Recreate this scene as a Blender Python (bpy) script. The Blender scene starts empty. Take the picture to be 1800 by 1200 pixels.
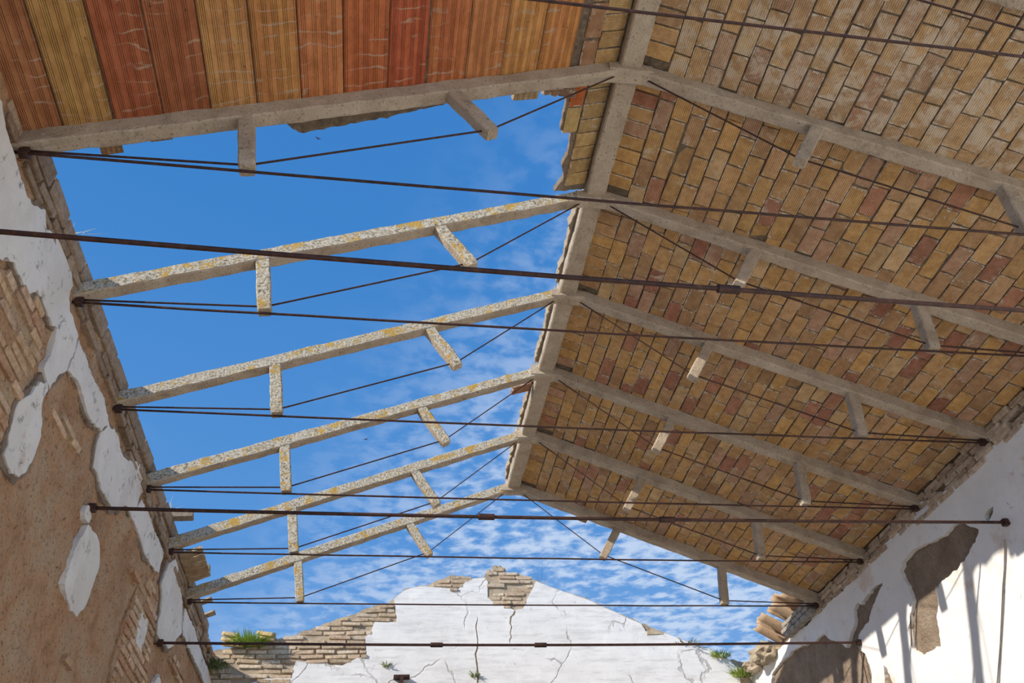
import bpy, bmesh, math, random
from mathutils import Vector, Matrix, noise
from mathutils.geometry import delaunay_2d_cdt
random.seed(7)
SC = bpy.context.scene
COL = SC.collection
# ------------------------------------------------------------------ camera, sky, sun, exposure
# All measurements are written in survey units (half span of the hall = 4.5); 1 unit = 0.75 m, datum = tie rod level.
S = 0.75
Z0 = 5.11
def W(x, y, z):
    return Vector((S * x, S * y, S * z + Z0))
FPX = 1411.6
PITCH, YAW, ROLL = 0.7163, -0.1937, -0.0742
cam_d = bpy.data.cameras.new('camera')
cam_d.sensor_fit = 'HORIZONTAL'; cam_d.sensor_width = 36.0; cam_d.lens = FPX / 1800 * 36
cam_d.clip_start = 0.05; cam_d.clip_end = 500
cam = bpy.data.objects.new('camera', cam_d); COL.objects.link(cam); SC.camera = cam
_f = Vector((-math.sin(YAW) * math.cos(PITCH), math.cos(YAW) * math.cos(PITCH), math.sin(PITCH)))
_r = Vector((math.cos(YAW), math.sin(YAW), 0)); _u = _r.cross(_f)
_r2 = math.cos(ROLL) * _r + math.sin(ROLL) * _u
_u2 = -math.sin(ROLL) * _r + math.cos(ROLL) * _u
cam.matrix_world = Matrix.Translation(W(-1.963, 0, -4.68)) @ Matrix((_r2, _u2, -_f)).transposed().to_4x4()

SUN_TRAVEL = Vector((1.0, 0.535, -0.583)).normalized()
SUN_STRENGTH = 5.0
SKY_STRENGTH = 1.0
sun_d = bpy.data.lights.new('sun', 'SUN'); sun_d.energy = SUN_STRENGTH; sun_d.angle = math.radians(0.53)
sun_d.color = (1.0, 0.92, 0.80)
sun = bpy.data.objects.new('sun', sun_d); COL.objects.link(sun)
sun.location = W(-20, -12, 14)
sun.rotation_euler = SUN_TRAVEL.to_track_quat('-Z', 'Y').to_euler()

class NT:
    """small helper for node trees"""
    def __init__(self, nt): self.nt = nt
    def n(self, typ, ins=None, **props):
        nd = self.nt.nodes.new(typ)
        for k, v in props.items(): setattr(nd, k, v)
        if ins:
            for k, v in ins.items(): self.set(nd, k, v)
        return nd
    def set(self, nd, k, v):
        s = nd.inputs[k]
        if isinstance(v, bpy.types.NodeSocket): self.nt.links.new(v, s)
        elif isinstance(v, bpy.types.Node): self.nt.links.new(v.outputs[0], s)
        else:
            if isinstance(v, tuple) and len(v) == 3 and s.type == 'RGBA': v = v + (1,)
            s.default_value = v
    def math(self, op, a, b=0.0, c=None):
        ins = {0: a, 1: b}
        if c is not None: ins[2] = c
        return self.n('ShaderNodeMath', ins, operation=op).outputs[0]
    def noise(self, vec, scale, detail=4, rough=0.55, dist=0.0):
        return self.n('ShaderNodeTexNoise', {'Vector': vec, 'Scale': scale, 'Detail': detail, 'Roughness': rough, 'Distortion': dist}).outputs['Fac']
    def ramp(self, fac, stops, interp='LINEAR'):
        nd = self.n('ShaderNodeValToRGB', {'Fac': fac}); cr = nd.color_ramp; cr.interpolation = interp
        while len(cr.elements) < len(stops): cr.elements.new(0.5)
        for e, (p, c) in zip(cr.elements, stops):
            e.position = p
            e.color = (c, c, c, 1) if isinstance(c, (int, float)) else tuple(c) + (1,)
        return nd.outputs['Color']
    def mix(self, fac, a, b, mode='MIX'):
        nd = self.n('ShaderNodeMix', data_type='RGBA', blend_type=mode)
        self.set(nd, 0, fac); self.set(nd, 6, a); self.set(nd, 7, b)
        return nd.outputs[2]
    def step(self, v, lo, hi):
        nd = self.n('ShaderNodeMapRange', {'Value': v, 'From Min': lo, 'From Max': hi}, interpolation_type='SMOOTHSTEP')
        return nd.outputs[0]
    def scalevec(self, vec, s):
        return self.n('ShaderNodeMapping', {'Vector': vec, 'Scale': s}).outputs[0]

world = bpy.data.worlds.new('sky'); SC.world = world; world.use_nodes = True
_w = NT(world.node_tree)
for nd in list(world.node_tree.nodes): world.node_tree.nodes.remove(nd)
_dir = _w.n('ShaderNodeTexCoord').outputs['Generated']
_sep = _w.n('ShaderNodeSeparateXYZ', {0: _dir})
_zc = _w.math('MAXIMUM', _sep.outputs[2], 0.06)
_px = _w.math('DIVIDE', _sep.outputs[0], _zc); _py = _w.math('DIVIDE', _sep.outputs[1], _zc)
_pl = _w.n('ShaderNodeCombineXYZ', {0: _px, 1: _py, 2: 0.0}).outputs[0]
_sky = _w.ramp(_sep.outputs[2], [(0.0, (0.40, 0.58, 0.84)), (0.2, (0.24, 0.45, 0.80)), (0.45, (0.10, 0.30, 0.69)), (0.75, (0.050, 0.228, 0.60)), (1.0, (0.045, 0.20, 0.56))])
# a sheet of altocumulus that thickens to the right of the gable
_bank = _w.step(_w.math('ADD', _w.math('MULTIPLY', _px, 1.15), _w.math('MULTIPLY', _py, 0.42)), 0.30, 1.25)
_n1 = _w.noise(_w.scalevec(_pl, (1.0, 1.1, 1)), 17.0, 4, 0.55, 0.15)
_n2 = _w.noise(_pl, 2.2, 3, 0.5)
_puff = _w.step(_w.math('ADD', _w.math('MULTIPLY', _n1, 0.75), _w.math('MULTIPLY', _n2, 0.45)), 0.50, 0.72)
_veil = _w.math('MULTIPLY', _w.step(_w.noise(_w.scalevec(_pl, (2.2, 0.8, 1)), 1.6, 4, 0.6, 0.6), 0.50, 0.85), _w.math('MULTIPLY', _w.step(_py, 0.7, 2.2), 0.16))
_cl = _w.math('ADD', _w.math('MULTIPLY', _puff, _w.math('MULTIPLY', _bank, 0.80)), _w.math('MULTIPLY', _veil, 1.0))
_skyc = _w.mix(_cl, _sky, (0.62, 0.74, 0.92))
_bg = _w.n('ShaderNodeBackground', {'Color': _skyc, 'Strength': SKY_STRENGTH})
_w.n('ShaderNodeOutputWorld', {'Surface': _bg.outputs[0]})
SC.view_settings.view_transform = 'Standard'; SC.view_settings.look = 'None'
SC.view_settings.exposure = 0.0; SC.view_settings.gamma = 1.0
SC.view_settings.use_curve_mapping = False

# ------------------------------------------------------------------ surveyed outlines (wall planes, survey units)
LP={'A':[(2.769,-0.037),(2.999,-0.022),(3.24,-0.017),(3.361,-0.056),(3.486,-0.096),(3.59,-0.105),(3.722,-0.114),(3.834,-0.136),(3.976,-0.113),(4.16,0.029),(4.264,-0.038),(4.478,0.079),(4.678,0.074),(4.823,0.065),(4.915,0.03),(4.944,-0.098),(5.045,-0.126),(5.156,-0.147),(5.295,-0.175),(5.331,-0.297),(5.313,-0.431),(5.332,-0.491),(5.264,-0.603),(5.237,-0.691),(5.207,-0.786),(5.085,-0.784),(4.998,-0.746),(5.011,-0.654),(5.007,-0.517),(4.947,-0.397),(4.876,-0.443),(4.77,-0.443),(4.642,-0.42),(4.502,-0.447),(4.428,-0.549),(4.352,-0.563),(4.243,-0.579),(4.123,-0.56),(4.037,-0.612),(3.964,-0.701),(3.798,-0.842),(3.614,-0.943),(3.104,-0.64)],
'B':[(5.356,-0.165),(5.476,-0.173),(5.654,-0.178),(5.819,-0.2),(5.975,-0.159),(6.173,-0.146),(6.365,-0.194),(6.451,-0.228),(6.343,-0.379),(6.158,-0.435),(5.931,-0.462),(5.777,-0.445),(5.618,-0.42),(5.471,-0.448),(5.36,-0.479),(5.36,-0.397),(5.366,-0.266)],
'C':[(5.108,-0.804),(5.174,-0.822),(5.159,-0.913),(5.174,-0.965),(5.296,-1.047),(5.344,-1.115),(5.368,-1.224),(5.358,-1.338),(5.329,-1.433),(5.261,-1.512),(5.147,-1.556),(5.032,-1.561),(4.974,-1.53),(4.957,-1.45),(4.925,-1.356),(4.9,-1.256),(4.88,-1.149),(4.956,-1.042),(4.997,-0.933),(5.031,-0.864)],
'D':[(6.619,-0.174),(6.78,-0.127),(6.908,-0.171),(7.058,-0.189),(7.168,-0.15),(7.449,0.003),(7.652,0.077),(7.82,0.042),(7.947,-0.034),(7.853,-0.131),(7.842,-0.218),(7.837,-0.308),(7.712,-0.392),(7.518,-0.457),(7.387,-0.563),(7.21,-0.663),(7.015,-0.697),(6.773,-0.72),(6.628,-0.69),(6.472,-0.682),(6.408,-0.594),(6.376,-0.496),(6.363,-0.377),(6.476,-0.23)],
'E':[(7.937,-0.15),(8.087,-0.146),(8.294,-0.133),(8.516,-0.151),(8.74,-0.137),(9.022,-0.133),(9.214,-0.109),(9.207,-0.22),(9.161,-0.383),(9.001,-0.424),(8.711,-0.462),(8.539,-0.48),(8.322,-0.457),(8.094,-0.444),(7.916,-0.442),(7.726,-0.449),(7.66,-0.44),(7.856,-0.324),(7.901,-0.218)],
'F':[(9.833,0.132),(10.031,0.082),(10.333,-0.077),(10.584,-0.128),(10.717,-0.262),(10.908,-0.404),(10.681,-0.574),(10.585,-0.697),(10.345,-0.829),(10.166,-0.813),(9.968,-0.868),(9.757,-0.876),(9.674,-0.754),(9.673,-0.639),(9.566,-0.498),(9.399,-0.426),(9.468,-0.216),(9.495,-0.116),(9.664,0.003)],
'G':[(10.776,-0.13),(11.134,-0.105),(11.583,-0.092),(12.068,-0.123),(12.567,-0.146),(13.109,-0.132),(13.459,-0.193),(13.851,-0.326),(13.482,-0.441),(12.864,-0.358),(12.291,-0.366),(11.723,-0.387),(11.306,-0.38),(11.02,-0.383),(10.833,-0.313)],
'H':[(8.937,-0.947),(9.168,-0.928),(9.259,-1.0),(9.274,-1.115),(9.309,-1.245),(9.129,-1.299),(8.97,-1.292),(8.964,-1.167),(8.862,-1.084)],
'I':[(6.743,-1.084),(6.853,-1.074),(7.044,-1.057),(7.181,-1.099),(7.292,-1.211),(7.279,-1.38),(7.28,-1.522),(7.22,-1.641),(7.137,-1.736),(6.966,-1.749),(6.779,-1.741),(6.622,-1.68),(6.612,-1.597),(6.61,-1.473),(6.623,-1.328),(6.688,-1.189)],
'J':[(6.577,-0.994),(6.676,-0.976),(6.748,-1.02),(6.722,-1.084),(6.635,-1.093),(6.569,-1.054)],
'K':[(10.263,-1.155),(10.405,-1.207),(10.733,-1.431),(9.986,-1.655),(10.134,-1.284)]}
LB={'B1':[(3.854,-0.986),(4.052,-0.678),(4.191,-0.588),(4.391,-0.563),(4.524,-0.466),(4.675,-0.475),(4.804,-0.498),(4.877,-0.601),(4.93,-0.775),(4.893,-0.963),(4.89,-1.214),(4.906,-1.393),(4.892,-1.54),(4.776,-1.829)],
'B2':[(5.206,-0.824),(5.287,-0.762),(5.518,-0.753),(5.829,-0.725),(6.022,-0.734),(6.16,-0.756),(6.083,-0.818),(5.87,-0.836),(5.604,-0.856),(5.346,-0.853)],
'B3':[(8.79,-0.525),(9.323,-0.481),(9.516,-0.603),(9.591,-0.775),(9.627,-1.024),(9.709,-1.251),(9.931,-1.611),(8.692,-1.99),(8.502,-1.73),(8.45,-1.583),(8.487,-1.4),(8.476,-1.17),(8.572,-0.947),(8.653,-0.721)],
'B4':[(6.438,-2.039),(6.56,-2.011),(6.797,-2.007),(6.781,-2.05),(6.542,-2.063)],
'B5':[(7.086,-2.082),(7.248,-2.023),(7.525,-2.068),(7.47,-2.134),(7.198,-2.134)],
'B6':[(10.378,-0.823),(10.572,-0.752),(11.525,-0.687),(11.869,-0.759),(11.53,-0.87),(10.835,-0.855)],
'B7':[(7.784,-0.825),(7.922,-0.786),(8.505,-0.725),(8.678,-0.741),(8.46,-0.809),(8.068,-0.838)]}
RH={'L':[(13.647,-0.674),(12.996,-0.466),(12.816,-0.316),(12.448,-0.271),(12.157,-0.285),(11.958,-0.259),(11.668,-0.314),(11.231,-0.401),(10.931,-0.398),(10.828,-0.522),(10.557,-0.683),(10.467,-0.781),(10.339,-0.726),(10.177,-0.645),(10.025,-0.555),(9.992,-0.439),(9.821,-0.391),(9.779,-0.449),(9.579,-0.4),(9.271,-0.395),(9.147,-0.436),(9.329,-0.495),(9.554,-0.585),(9.741,-0.71),(9.985,-0.729),(10.139,-0.802),(10.179,-0.927),(10.071,-1.005),(10.052,-1.155),(10.08,-1.301),(10.334,-1.667)],
'M':[(7.528,-0.477),(7.409,-0.491),(7.237,-0.641),(7.17,-0.712),(7.265,-0.779),(7.429,-0.819),(7.587,-0.878),(7.835,-0.898),(8.054,-0.9),(8.224,-0.928),(8.255,-1.02),(8.276,-1.08),(8.403,-1.199),(8.453,-1.348),(8.531,-1.485),(8.687,-1.46),(8.932,-1.443),(9.077,-1.314),(8.987,-1.102),(8.853,-0.977),(8.698,-0.862),(8.709,-0.636),(8.737,-0.464),(8.594,-0.387),(8.327,-0.366),(8.022,-0.438),(7.712,-0.496)],
'N':[(9.744,-1.264),(9.694,-1.339),(9.681,-1.521),(9.865,-1.807),(10.009,-1.764),(9.808,-1.372)],
'P':[(6.233,-0.415),(6.134,-0.41),(5.827,-0.49),(5.94,-0.75),(6.279,-0.66),(6.28,-0.551)],
'Q':[(7.008,-0.627),(6.903,-0.602),(6.83,-0.616),(6.881,-0.683),(6.985,-0.709),(7.026,-0.665)]}
GB={'G1':[(-0.062,1.781),(0.111,1.916),(0.267,1.885),(0.431,1.798),(0.668,1.724),(0.841,1.638),(0.764,1.453),(0.659,1.292),(0.619,1.155),(0.531,1.061),(0.397,1.05),(0.278,1.101),(0.028,1.172),(-0.1,1.286),(-0.108,1.627)],
'G2':[(-1.159,1.509),(-0.693,1.74),(-0.282,1.68),(-0.47,1.559),(-0.594,1.43),(-0.776,1.439)],
'G3':[(-4.705,0.3),(-3.601,0.566),(-3.192,0.681),(-2.779,0.837),(-2.225,1.067),(-1.739,1.254),(-1.634,0.82),(-2.018,0.819),(-2.065,0.634),(-2.156,0.576),(-2.116,0.235),(-2.731,0.109),(-3.243,0.166),(-3.274,-0.103),(-3.932,-0.679),(-4.523,-0.671)],
'G4':[(2.676,0.862),(3.097,0.677),(2.958,0.605),(2.722,0.636)]}
RTOP=[(5.515,-0.087),(5.934,-0.151),(6.114,-0.132),(6.26,-0.126),(6.391,-0.096),(6.491,-0.117),(6.725,-0.113),(7.05,-0.17),(7.352,-0.1),(7.533,-0.093),(7.887,0.042),(7.961,-0.003),(8.139,-0.022),(8.311,-0.063),(8.455,-0.065),(8.657,-0.04),(8.887,-0.043),(9.228,-0.077),(9.439,-0.098),(9.733,-0.085),(9.923,-0.106),(10.205,-0.124),(10.56,-0.097),(10.746,-0.087),(11.032,-0.01),(11.131,-0.12),(11.542,-0.105),(11.837,-0.089),(12.296,-0.088),(12.735,-0.094),(13.302,-0.101),(13.714,-0.114),(13.996,-0.118)]
GT=[(-4.88,0.3),(-4.542,0.372),(-3.601,0.566),(-3.351,0.614),(-3.193,0.691),(-2.996,0.758),(-2.78,0.847),(-2.671,0.906),(-2.411,0.976),(-2.226,1.077),(-2.075,1.139),(-1.843,1.171),(-1.739,1.264),(-1.528,1.443),(-1.28,1.508),(-1.129,1.52),(-1.039,1.585),(-0.857,1.652),(-0.693,1.718),(-0.427,1.678),(-0.314,1.658),(-0.127,1.682),(-0.083,1.77),(0.043,1.793),(0.11,1.894),(0.266,1.862),(0.283,1.774),(0.43,1.776),(0.667,1.702),(0.819,1.627),(1.094,1.51),(1.43,1.394),(1.765,1.278),(1.963,1.173),(2.191,1.069),(2.674,0.851),(3.066,0.677),(3.388,0.544),(3.812,0.402),(4.188,0.201),(4.626,-0.028)]
GP=[(-3.932,-0.679),(-3.928,-0.151),(-3.675,-0.083),(-3.294,-0.085),(-3.294,0.067),(-3.263,0.185),(-2.774,0.182),(-2.732,0.127),(-2.513,0.117),(-2.354,0.199),(-2.283,0.236),(-2.136,0.254),(-2.176,0.595),(-2.085,0.653),(-2.039,0.839),(-1.654,0.84),(-1.72,1.264),(-1.527,1.422),(-1.28,1.487),(-1.139,1.478),(-0.776,1.46),(-0.594,1.451),(-0.47,1.57),(-0.314,1.636),(-0.128,1.66),(-0.058,1.585),(-0.072,1.499),(-0.079,1.286),(0.049,1.183),(0.199,1.142),(0.279,1.111),(0.391,1.065),(0.358,0.988),(0.306,0.947),(0.289,0.835),(0.311,0.764),(0.284,0.654),(0.301,0.585),(0.266,0.536),(0.279,0.467),(0.29,0.536),(0.32,0.585),(0.304,0.654),(0.336,0.764),(0.319,0.835),(0.34,0.937),(0.388,0.978),(0.419,1.071),(0.532,1.081),(0.598,1.155),(0.638,1.292),(0.743,1.452),(0.818,1.605),(1.092,1.488),(1.428,1.372),(1.762,1.257),(1.96,1.152),(2.188,1.048),(2.669,0.82),(2.746,0.656),(2.961,0.626),(3.072,0.656),(3.384,0.524),(3.808,0.382),(4.183,0.181),(4.31,-0.026),(4.175,-0.793),(-0.295,-0.73),(-0.272,0.012),(-0.288,0.162),(-0.306,0.304),(-0.273,0.391),(-0.26,0.521),(-0.28,0.654),(-0.29,0.783),(-0.261,0.894),(-0.281,0.985),(-0.277,0.894),(-0.308,0.783),(-0.299,0.654),(-0.283,0.522),(-0.302,0.391),(-0.335,0.304),(-0.32,0.162),(-0.307,0.012),(-0.327,-0.73)]
SLAB=[(-2.909,3.723),(-2.891,3.751),(-2.794,3.866),(-2.646,3.854),(-2.473,3.845),(-2.297,3.841),(-2.027,3.813),(-1.819,3.795),(-1.631,3.774),(-1.638,3.692)]
PE=[[(-4.255,3.71),(-4.112,3.711),(-4.121,3.807),(-4.262,3.791)],[(-3.957,3.714),(-3.815,3.714),(-3.827,3.806),(-3.965,3.796)]]
CH=[[(-1.091,3.746),(-0.808,3.74),(-0.749,3.827),(-1.088,3.836)],[(-0.838,3.719),(-0.543,3.73),(-0.553,3.89),(-0.768,3.813)]]
TY = [2.18 + 1.4386 * i for i in range(7)]          # truss planes, front to back
HALF, SL = 4.5, 0.4                                  # half span, roof slope
def rz(x): return 1.80 - SL * abs(x)                 # rafter soffit
def dz(x): return 1.955 - SL * abs(x)                 # underside of the brick deck
TH = math.atan(SL); CT, ST = math.cos(TH), math.sin(TH)
GY, XL, XR, FLOOR = 13.6, -4.5, 4.52, -Z0 / S

# ------------------------------------------------------------------ materials
def material(name, fn, rough=0.9, spec=0.2):
    m = bpy.data.materials.new(name); m.use_nodes = True
    t = NT(m.node_tree)
    b = m.node_tree.nodes['Principled BSDF']
    b.inputs['Roughness'].default_value = rough; b.inputs['Specular IOR Level'].default_value = spec
    t.pos = t.n('ShaderNodeNewGeometry').outputs['Position']
    col, bump, dist = fn(t)
    t.set(b, 'Base Color', col)
    if bump is not None:
        bn = t.n('ShaderNodeBump', {'Strength': 1.0, 'Distance': dist, 'Height': bump})
        t.set(b, 'Normal', bn.outputs[0])
    return m

def m_concrete(t):
    a = t.noise(t.pos, 5, 6, 0.65); f = t.noise(t.pos, 60, 4, 0.7)
    c = t.ramp(a, [(0.25, (0.36, 0.275, 0.195)), (0.5, (0.54, 0.44, 0.33)), (0.75, (0.68, 0.575, 0.45))])
    c = t.mix(t.math('MULTIPLY', t.step(f, 0.57, 0.68), 0.8), c, (0.16, 0.12, 0.085))
    c = t.mix(t.math('MULTIPLY', t.step(t.noise(t.pos, 11, 6, 0.7), 0.54, 0.70), 0.5), c, (0.20, 0.15, 0.10))
    c = t.mix(t.step(t.noise(t.pos, 22, 5), 0.58, 0.72), c, (0.58, 0.50, 0.40))
    return c, t.math('ADD', t.math('MULTIPLY', a, 0.6), f), 0.014
def m_lichen(t):
    base, bump, d = m_concrete(t)
    nrm = t.n('ShaderNodeNewGeometry').outputs['Normal']
    sp = t.n('ShaderNodeSeparateXYZ', {0: nrm})
    k = t.math('SUBTRACT', t.math('MULTIPLY', sp.outputs[2], 0.8), sp.outputs[1])
    k = t.math('ADD', k, t.math('MULTIPLY', t.math('ABSOLUTE', sp.outputs[0]), 0.2))
    face = t.step(k, 0.35, 0.6)
    v = t.n('ShaderNodeTexVoronoi', {'Vector': t.pos, 'Scale': 55.0, 'Randomness': 1.0}).outputs['Distance']
    g = t.noise(t.pos, 58, 5, 0.8); g2 = t.noise(t.pos, 9, 4, 0.6)
    lc = t.ramp(g, [(0.36, (0.10, 0.085, 0.06)), (0.44, (0.42, 0.36, 0.26)), (0.53, (0.70, 0.64, 0.52)), (0.68, (0.84, 0.80, 0.70))])
    y = t.step(t.math('ADD', t.math('MULTIPLY', g2, 0.8), t.math('MULTIPLY', t.noise(t.pos, 38, 4, 0.7), 0.5)), 0.675, 0.76)
    lc = t.mix(y, lc, t.mix(t.noise(t.pos, 30), (0.50, 0.36, 0.13), (0.72, 0.42, 0.07)))
    c = t.mix(face, base, lc)
    return c, t.math('ADD', bump, t.math('MULTIPLY', g, t.math('MULTIPLY', face, 0.9))), 0.012
def brick_nodes(t, groove, gdepth, smear_lo):
    oi = t.n('ShaderNodeObjectInfo')
    oc = t.n('ShaderNodeTexCoord').outputs['Object']
    rnd = oi.outputs['Random']
    sh = t.n('ShaderNodeVectorMath', {0: oc, 1: t.n('ShaderNodeCombineXYZ', {0: 0.0, 1: 0.0, 2: t.math('MULTIPLY', rnd, 37.0)}).outputs[0]}, operation='ADD').outputs[0]
    sx = t.n('ShaderNodeSeparateXYZ', {0: oc}).outputs[0]
    gl = t.math('MULTIPLY', t.math('ADD', t.math('SINE', t.math('MULTIPLY', sx, groove)), 1.0), 0.5)
    a = t.noise(sh, 14, 5, 0.65)
    c = t.mix(t.step(a, 0.3, 0.7), t.mix(1.0, oi.outputs['Color'], (0.72, 0.66, 0.60), 'MULTIPLY'), oi.outputs['Color'])
    c = t.mix(t.math('MULTIPLY', t.step(gl, 0.55, 0.95), gdepth), c, t.mix(1.0, c, (0.45, 0.40, 0.36), 'MULTIPLY'))
    c = t.mix(t.step(t.noise(sh, 70, 3, 0.6), 0.66, 0.74), c, (0.10, 0.06, 0.035))
    # lime dust and mortar smears; the amount is each piece's own
    dust = oi.outputs['Alpha']
    sm = t.noise(t.pos, 9, 6, 0.72, 0.4)
    sm = t.step(t.math('ADD', sm, t.math('MULTIPLY', dust, 0.22)), smear_lo, smear_lo + 0.14)
    c = t.mix(t.math('MULTIPLY', sm, 0.75), c, (0.66, 0.55, 0.42))
    return c, t.math('SUBTRACT', t.math('ADD', a, t.math('MULTIPLY', sm, 0.4)), t.math('MULTIPLY', gl, gdepth)), sh, oc
def m_brick(t):
    c, b, sh, oc = brick_nodes(t, 480.0, 0.40, 0.66)
    # mortar squeezed out over the arrises
    sp = t.n('ShaderNodeSeparateXYZ', {0: oc})
    e = t.math('MAXIMUM', t.math('DIVIDE', t.math('ABSOLUTE', sp.outputs[0]), 0.057), t.math('DIVIDE', t.math('ABSOLUTE', sp.outputs[1]), 0.119))
    e = t.math('ADD', e, t.math('MULTIPLY', t.math('SUBTRACT', t.noise(t.pos, 26, 4, 0.7), 0.5), 0.9))
    e = t.math('MULTIPLY', t.step(e, 0.92, 1.04), t.step(t.noise(t.pos, 7, 3, 0.6), 0.40, 0.56))
    c = t.mix(t.math('MULTIPLY', e, 0.85), c, (0.78, 0.67, 0.53))
    return c, t.math('ADD', b, t.math('MULTIPLY', e, 0.7)), 0.006
def m_plank(t):
    c, b, sh, oc = brick_nodes(t, 628.0, 0.12, 1.2)
    sx = t.n('ShaderNodeSeparateXYZ', {0: oc}).outputs[0]
    rnd = t.n('ShaderNodeObjectInfo').outputs['Random']
    grp = t.step(t.math('SINE', t.math('ADD', t.math('MULTIPLY', sx, 112.0), t.math('MULTIPLY', rnd, 40.0))), -0.35, 0.05)
    gr = t.math('MULTIPLY', t.step(t.math('SINE', t.math('MULTIPLY', sx, 640.0)), 0.25, 0.9), grp)
    c = t.mix(t.math('MULTIPLY', gr, 0.65), c, t.mix(1.0, c, (0.42, 0.36, 0.32), 'MULTIPLY'))
    b = t.math('SUBTRACT', b, gr)
    wide = t.step(t.noise(t.scalevec(sh, (26, 0.6, 1)), 1.0, 3, 0.6), 0.42, 0.62)
    c = t.mix(t.math('MULTIPLY', wide, 0.35), c, t.mix(1.0, c, (1.25, 1.5, 1.2), 'MULTIPLY'))
    wv = t.n('ShaderNodeTexWave', {'Vector': t.scalevec(sh, (0.35, 1, 1)), 'Scale': 7.0, 'Distortion': 7.0, 'Detail': 4.0, 'Detail Scale': 1.6}, bands_direction='Y').outputs['Fac']
    dr = t.math('MULTIPLY', t.step(wv, 0.93, 0.995), t.step(t.noise(sh, 5, 4), 0.46, 0.62))
    c = t.mix(t.math('MULTIPLY', dr, 0.75), c, (0.50, 0.37, 0.26))
    return c, b, 0.005
def m_thin(t):
    oi = t.n('ShaderNodeObjectInfo')
    a = t.noise(t.pos, 26, 6, 0.7); f = t.noise(t.pos, 110, 3, 0.7)
    c = t.mix(t.step(a, 0.3, 0.68), t.mix(1.0, oi.outputs['Color'], (0.62, 0.56, 0.50), 'MULTIPLY'), oi.outputs['Color'])
    c = t.mix(t.step(f, 0.62, 0.72), c, (0.16, 0.11, 0.075))
    return c, t.math('ADD', a, t.math('MULTIPLY', f, 0.5)), 0.008
def m_bed(t):
    a = t.noise(t.pos, 18, 6, 0.7)
    return t.ramp(a, [(0.3, (0.10, 0.075, 0.05)), (0.6, (0.24, 0.185, 0.13)), (0.8, (0.44, 0.37, 0.29))]), a, 0.02
def m_earth(t):
    a = t.noise(t.pos, 3.2, 7, 0.70, 0.3); f = t.noise(t.pos, 45, 5, 0.75); g = t.noise(t.pos, 17, 5, 0.7)
    v = t.n('ShaderNodeTexVoronoi', {'Vector': t.pos, 'Scale': 34.0}).outputs['Distance']
    c = t.ramp(a, [(0.30, (0.68, 0.35, 0.17)), (0.46, (0.94, 0.56, 0.31)), (0.68, (0.98, 0.76, 0.50))])
    c = t.mix(t.math('MULTIPLY', t.step(t.noise(t.pos, 1.1, 4, 0.6), 0.48, 0.66), 0.45), c, (0.62, 0.32, 0.16))
    c = t.mix(t.math('MULTIPLY', t.step(f, 0.555, 0.65), 0.85), c, (0.27, 0.125, 0.055))
    c = t.mix(t.math('MULTIPLY', t.step(g, 0.57, 0.69), 0.7), c, (0.38, 0.185, 0.08))
    c = t.mix(t.step(t.noise(t.pos, 70, 3, 0.7), 0.60, 0.68), c, (0.86, 0.70, 0.54))
    return c, t.math('SUBTRACT', t.math('ADD', t.math('SUBTRACT', a, t.math('MULTIPLY', f, 0.7)), t.math('MULTIPLY', v, 0.35)), t.math('MULTIPLY', g, 0.9)), 0.07
def m_grit(t):
    a = t.noise(t.pos, 5, 6, 0.66); f = t.noise(t.pos, 60, 5, 0.78)
    c = t.ramp(a, [(0.28, (0.44, 0.32, 0.225)), (0.5, (0.62, 0.475, 0.35)), (0.75, (0.78, 0.63, 0.48))])
    g = t.noise(t.pos, 22, 5, 0.75)
    c = t.mix(t.math('MULTIPLY', t.step(f, 0.54, 0.66), 0.8), c, (0.19, 0.13, 0.09))
    c = t.mix(t.math('MULTIPLY', t.step(g, 0.58, 0.70), 0.6), c, (0.24, 0.17, 0.12))
    return c, t.math('SUBTRACT', t.math('SUBTRACT', a, t.math('MULTIPLY', f, 0.8)), g), 0.06
def m_cream(t):
    a = t.noise(t.pos, 6, 6, 0.66); f = t.noise(t.pos, 48, 5, 0.78)
    c = t.ramp(a, [(0.28, (0.44, 0.35, 0.25)), (0.5, (0.66, 0.54, 0.39)), (0.75, (0.78, 0.67, 0.51))])
    c = t.mix(t.math('MULTIPLY', t.step(f, 0.56, 0.68), 0.8), c, (0.26, 0.19, 0.13))
    return c, t.math('SUBTRACT', a, t.math('MULTIPLY', f, 0.9)), 0.035
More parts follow.
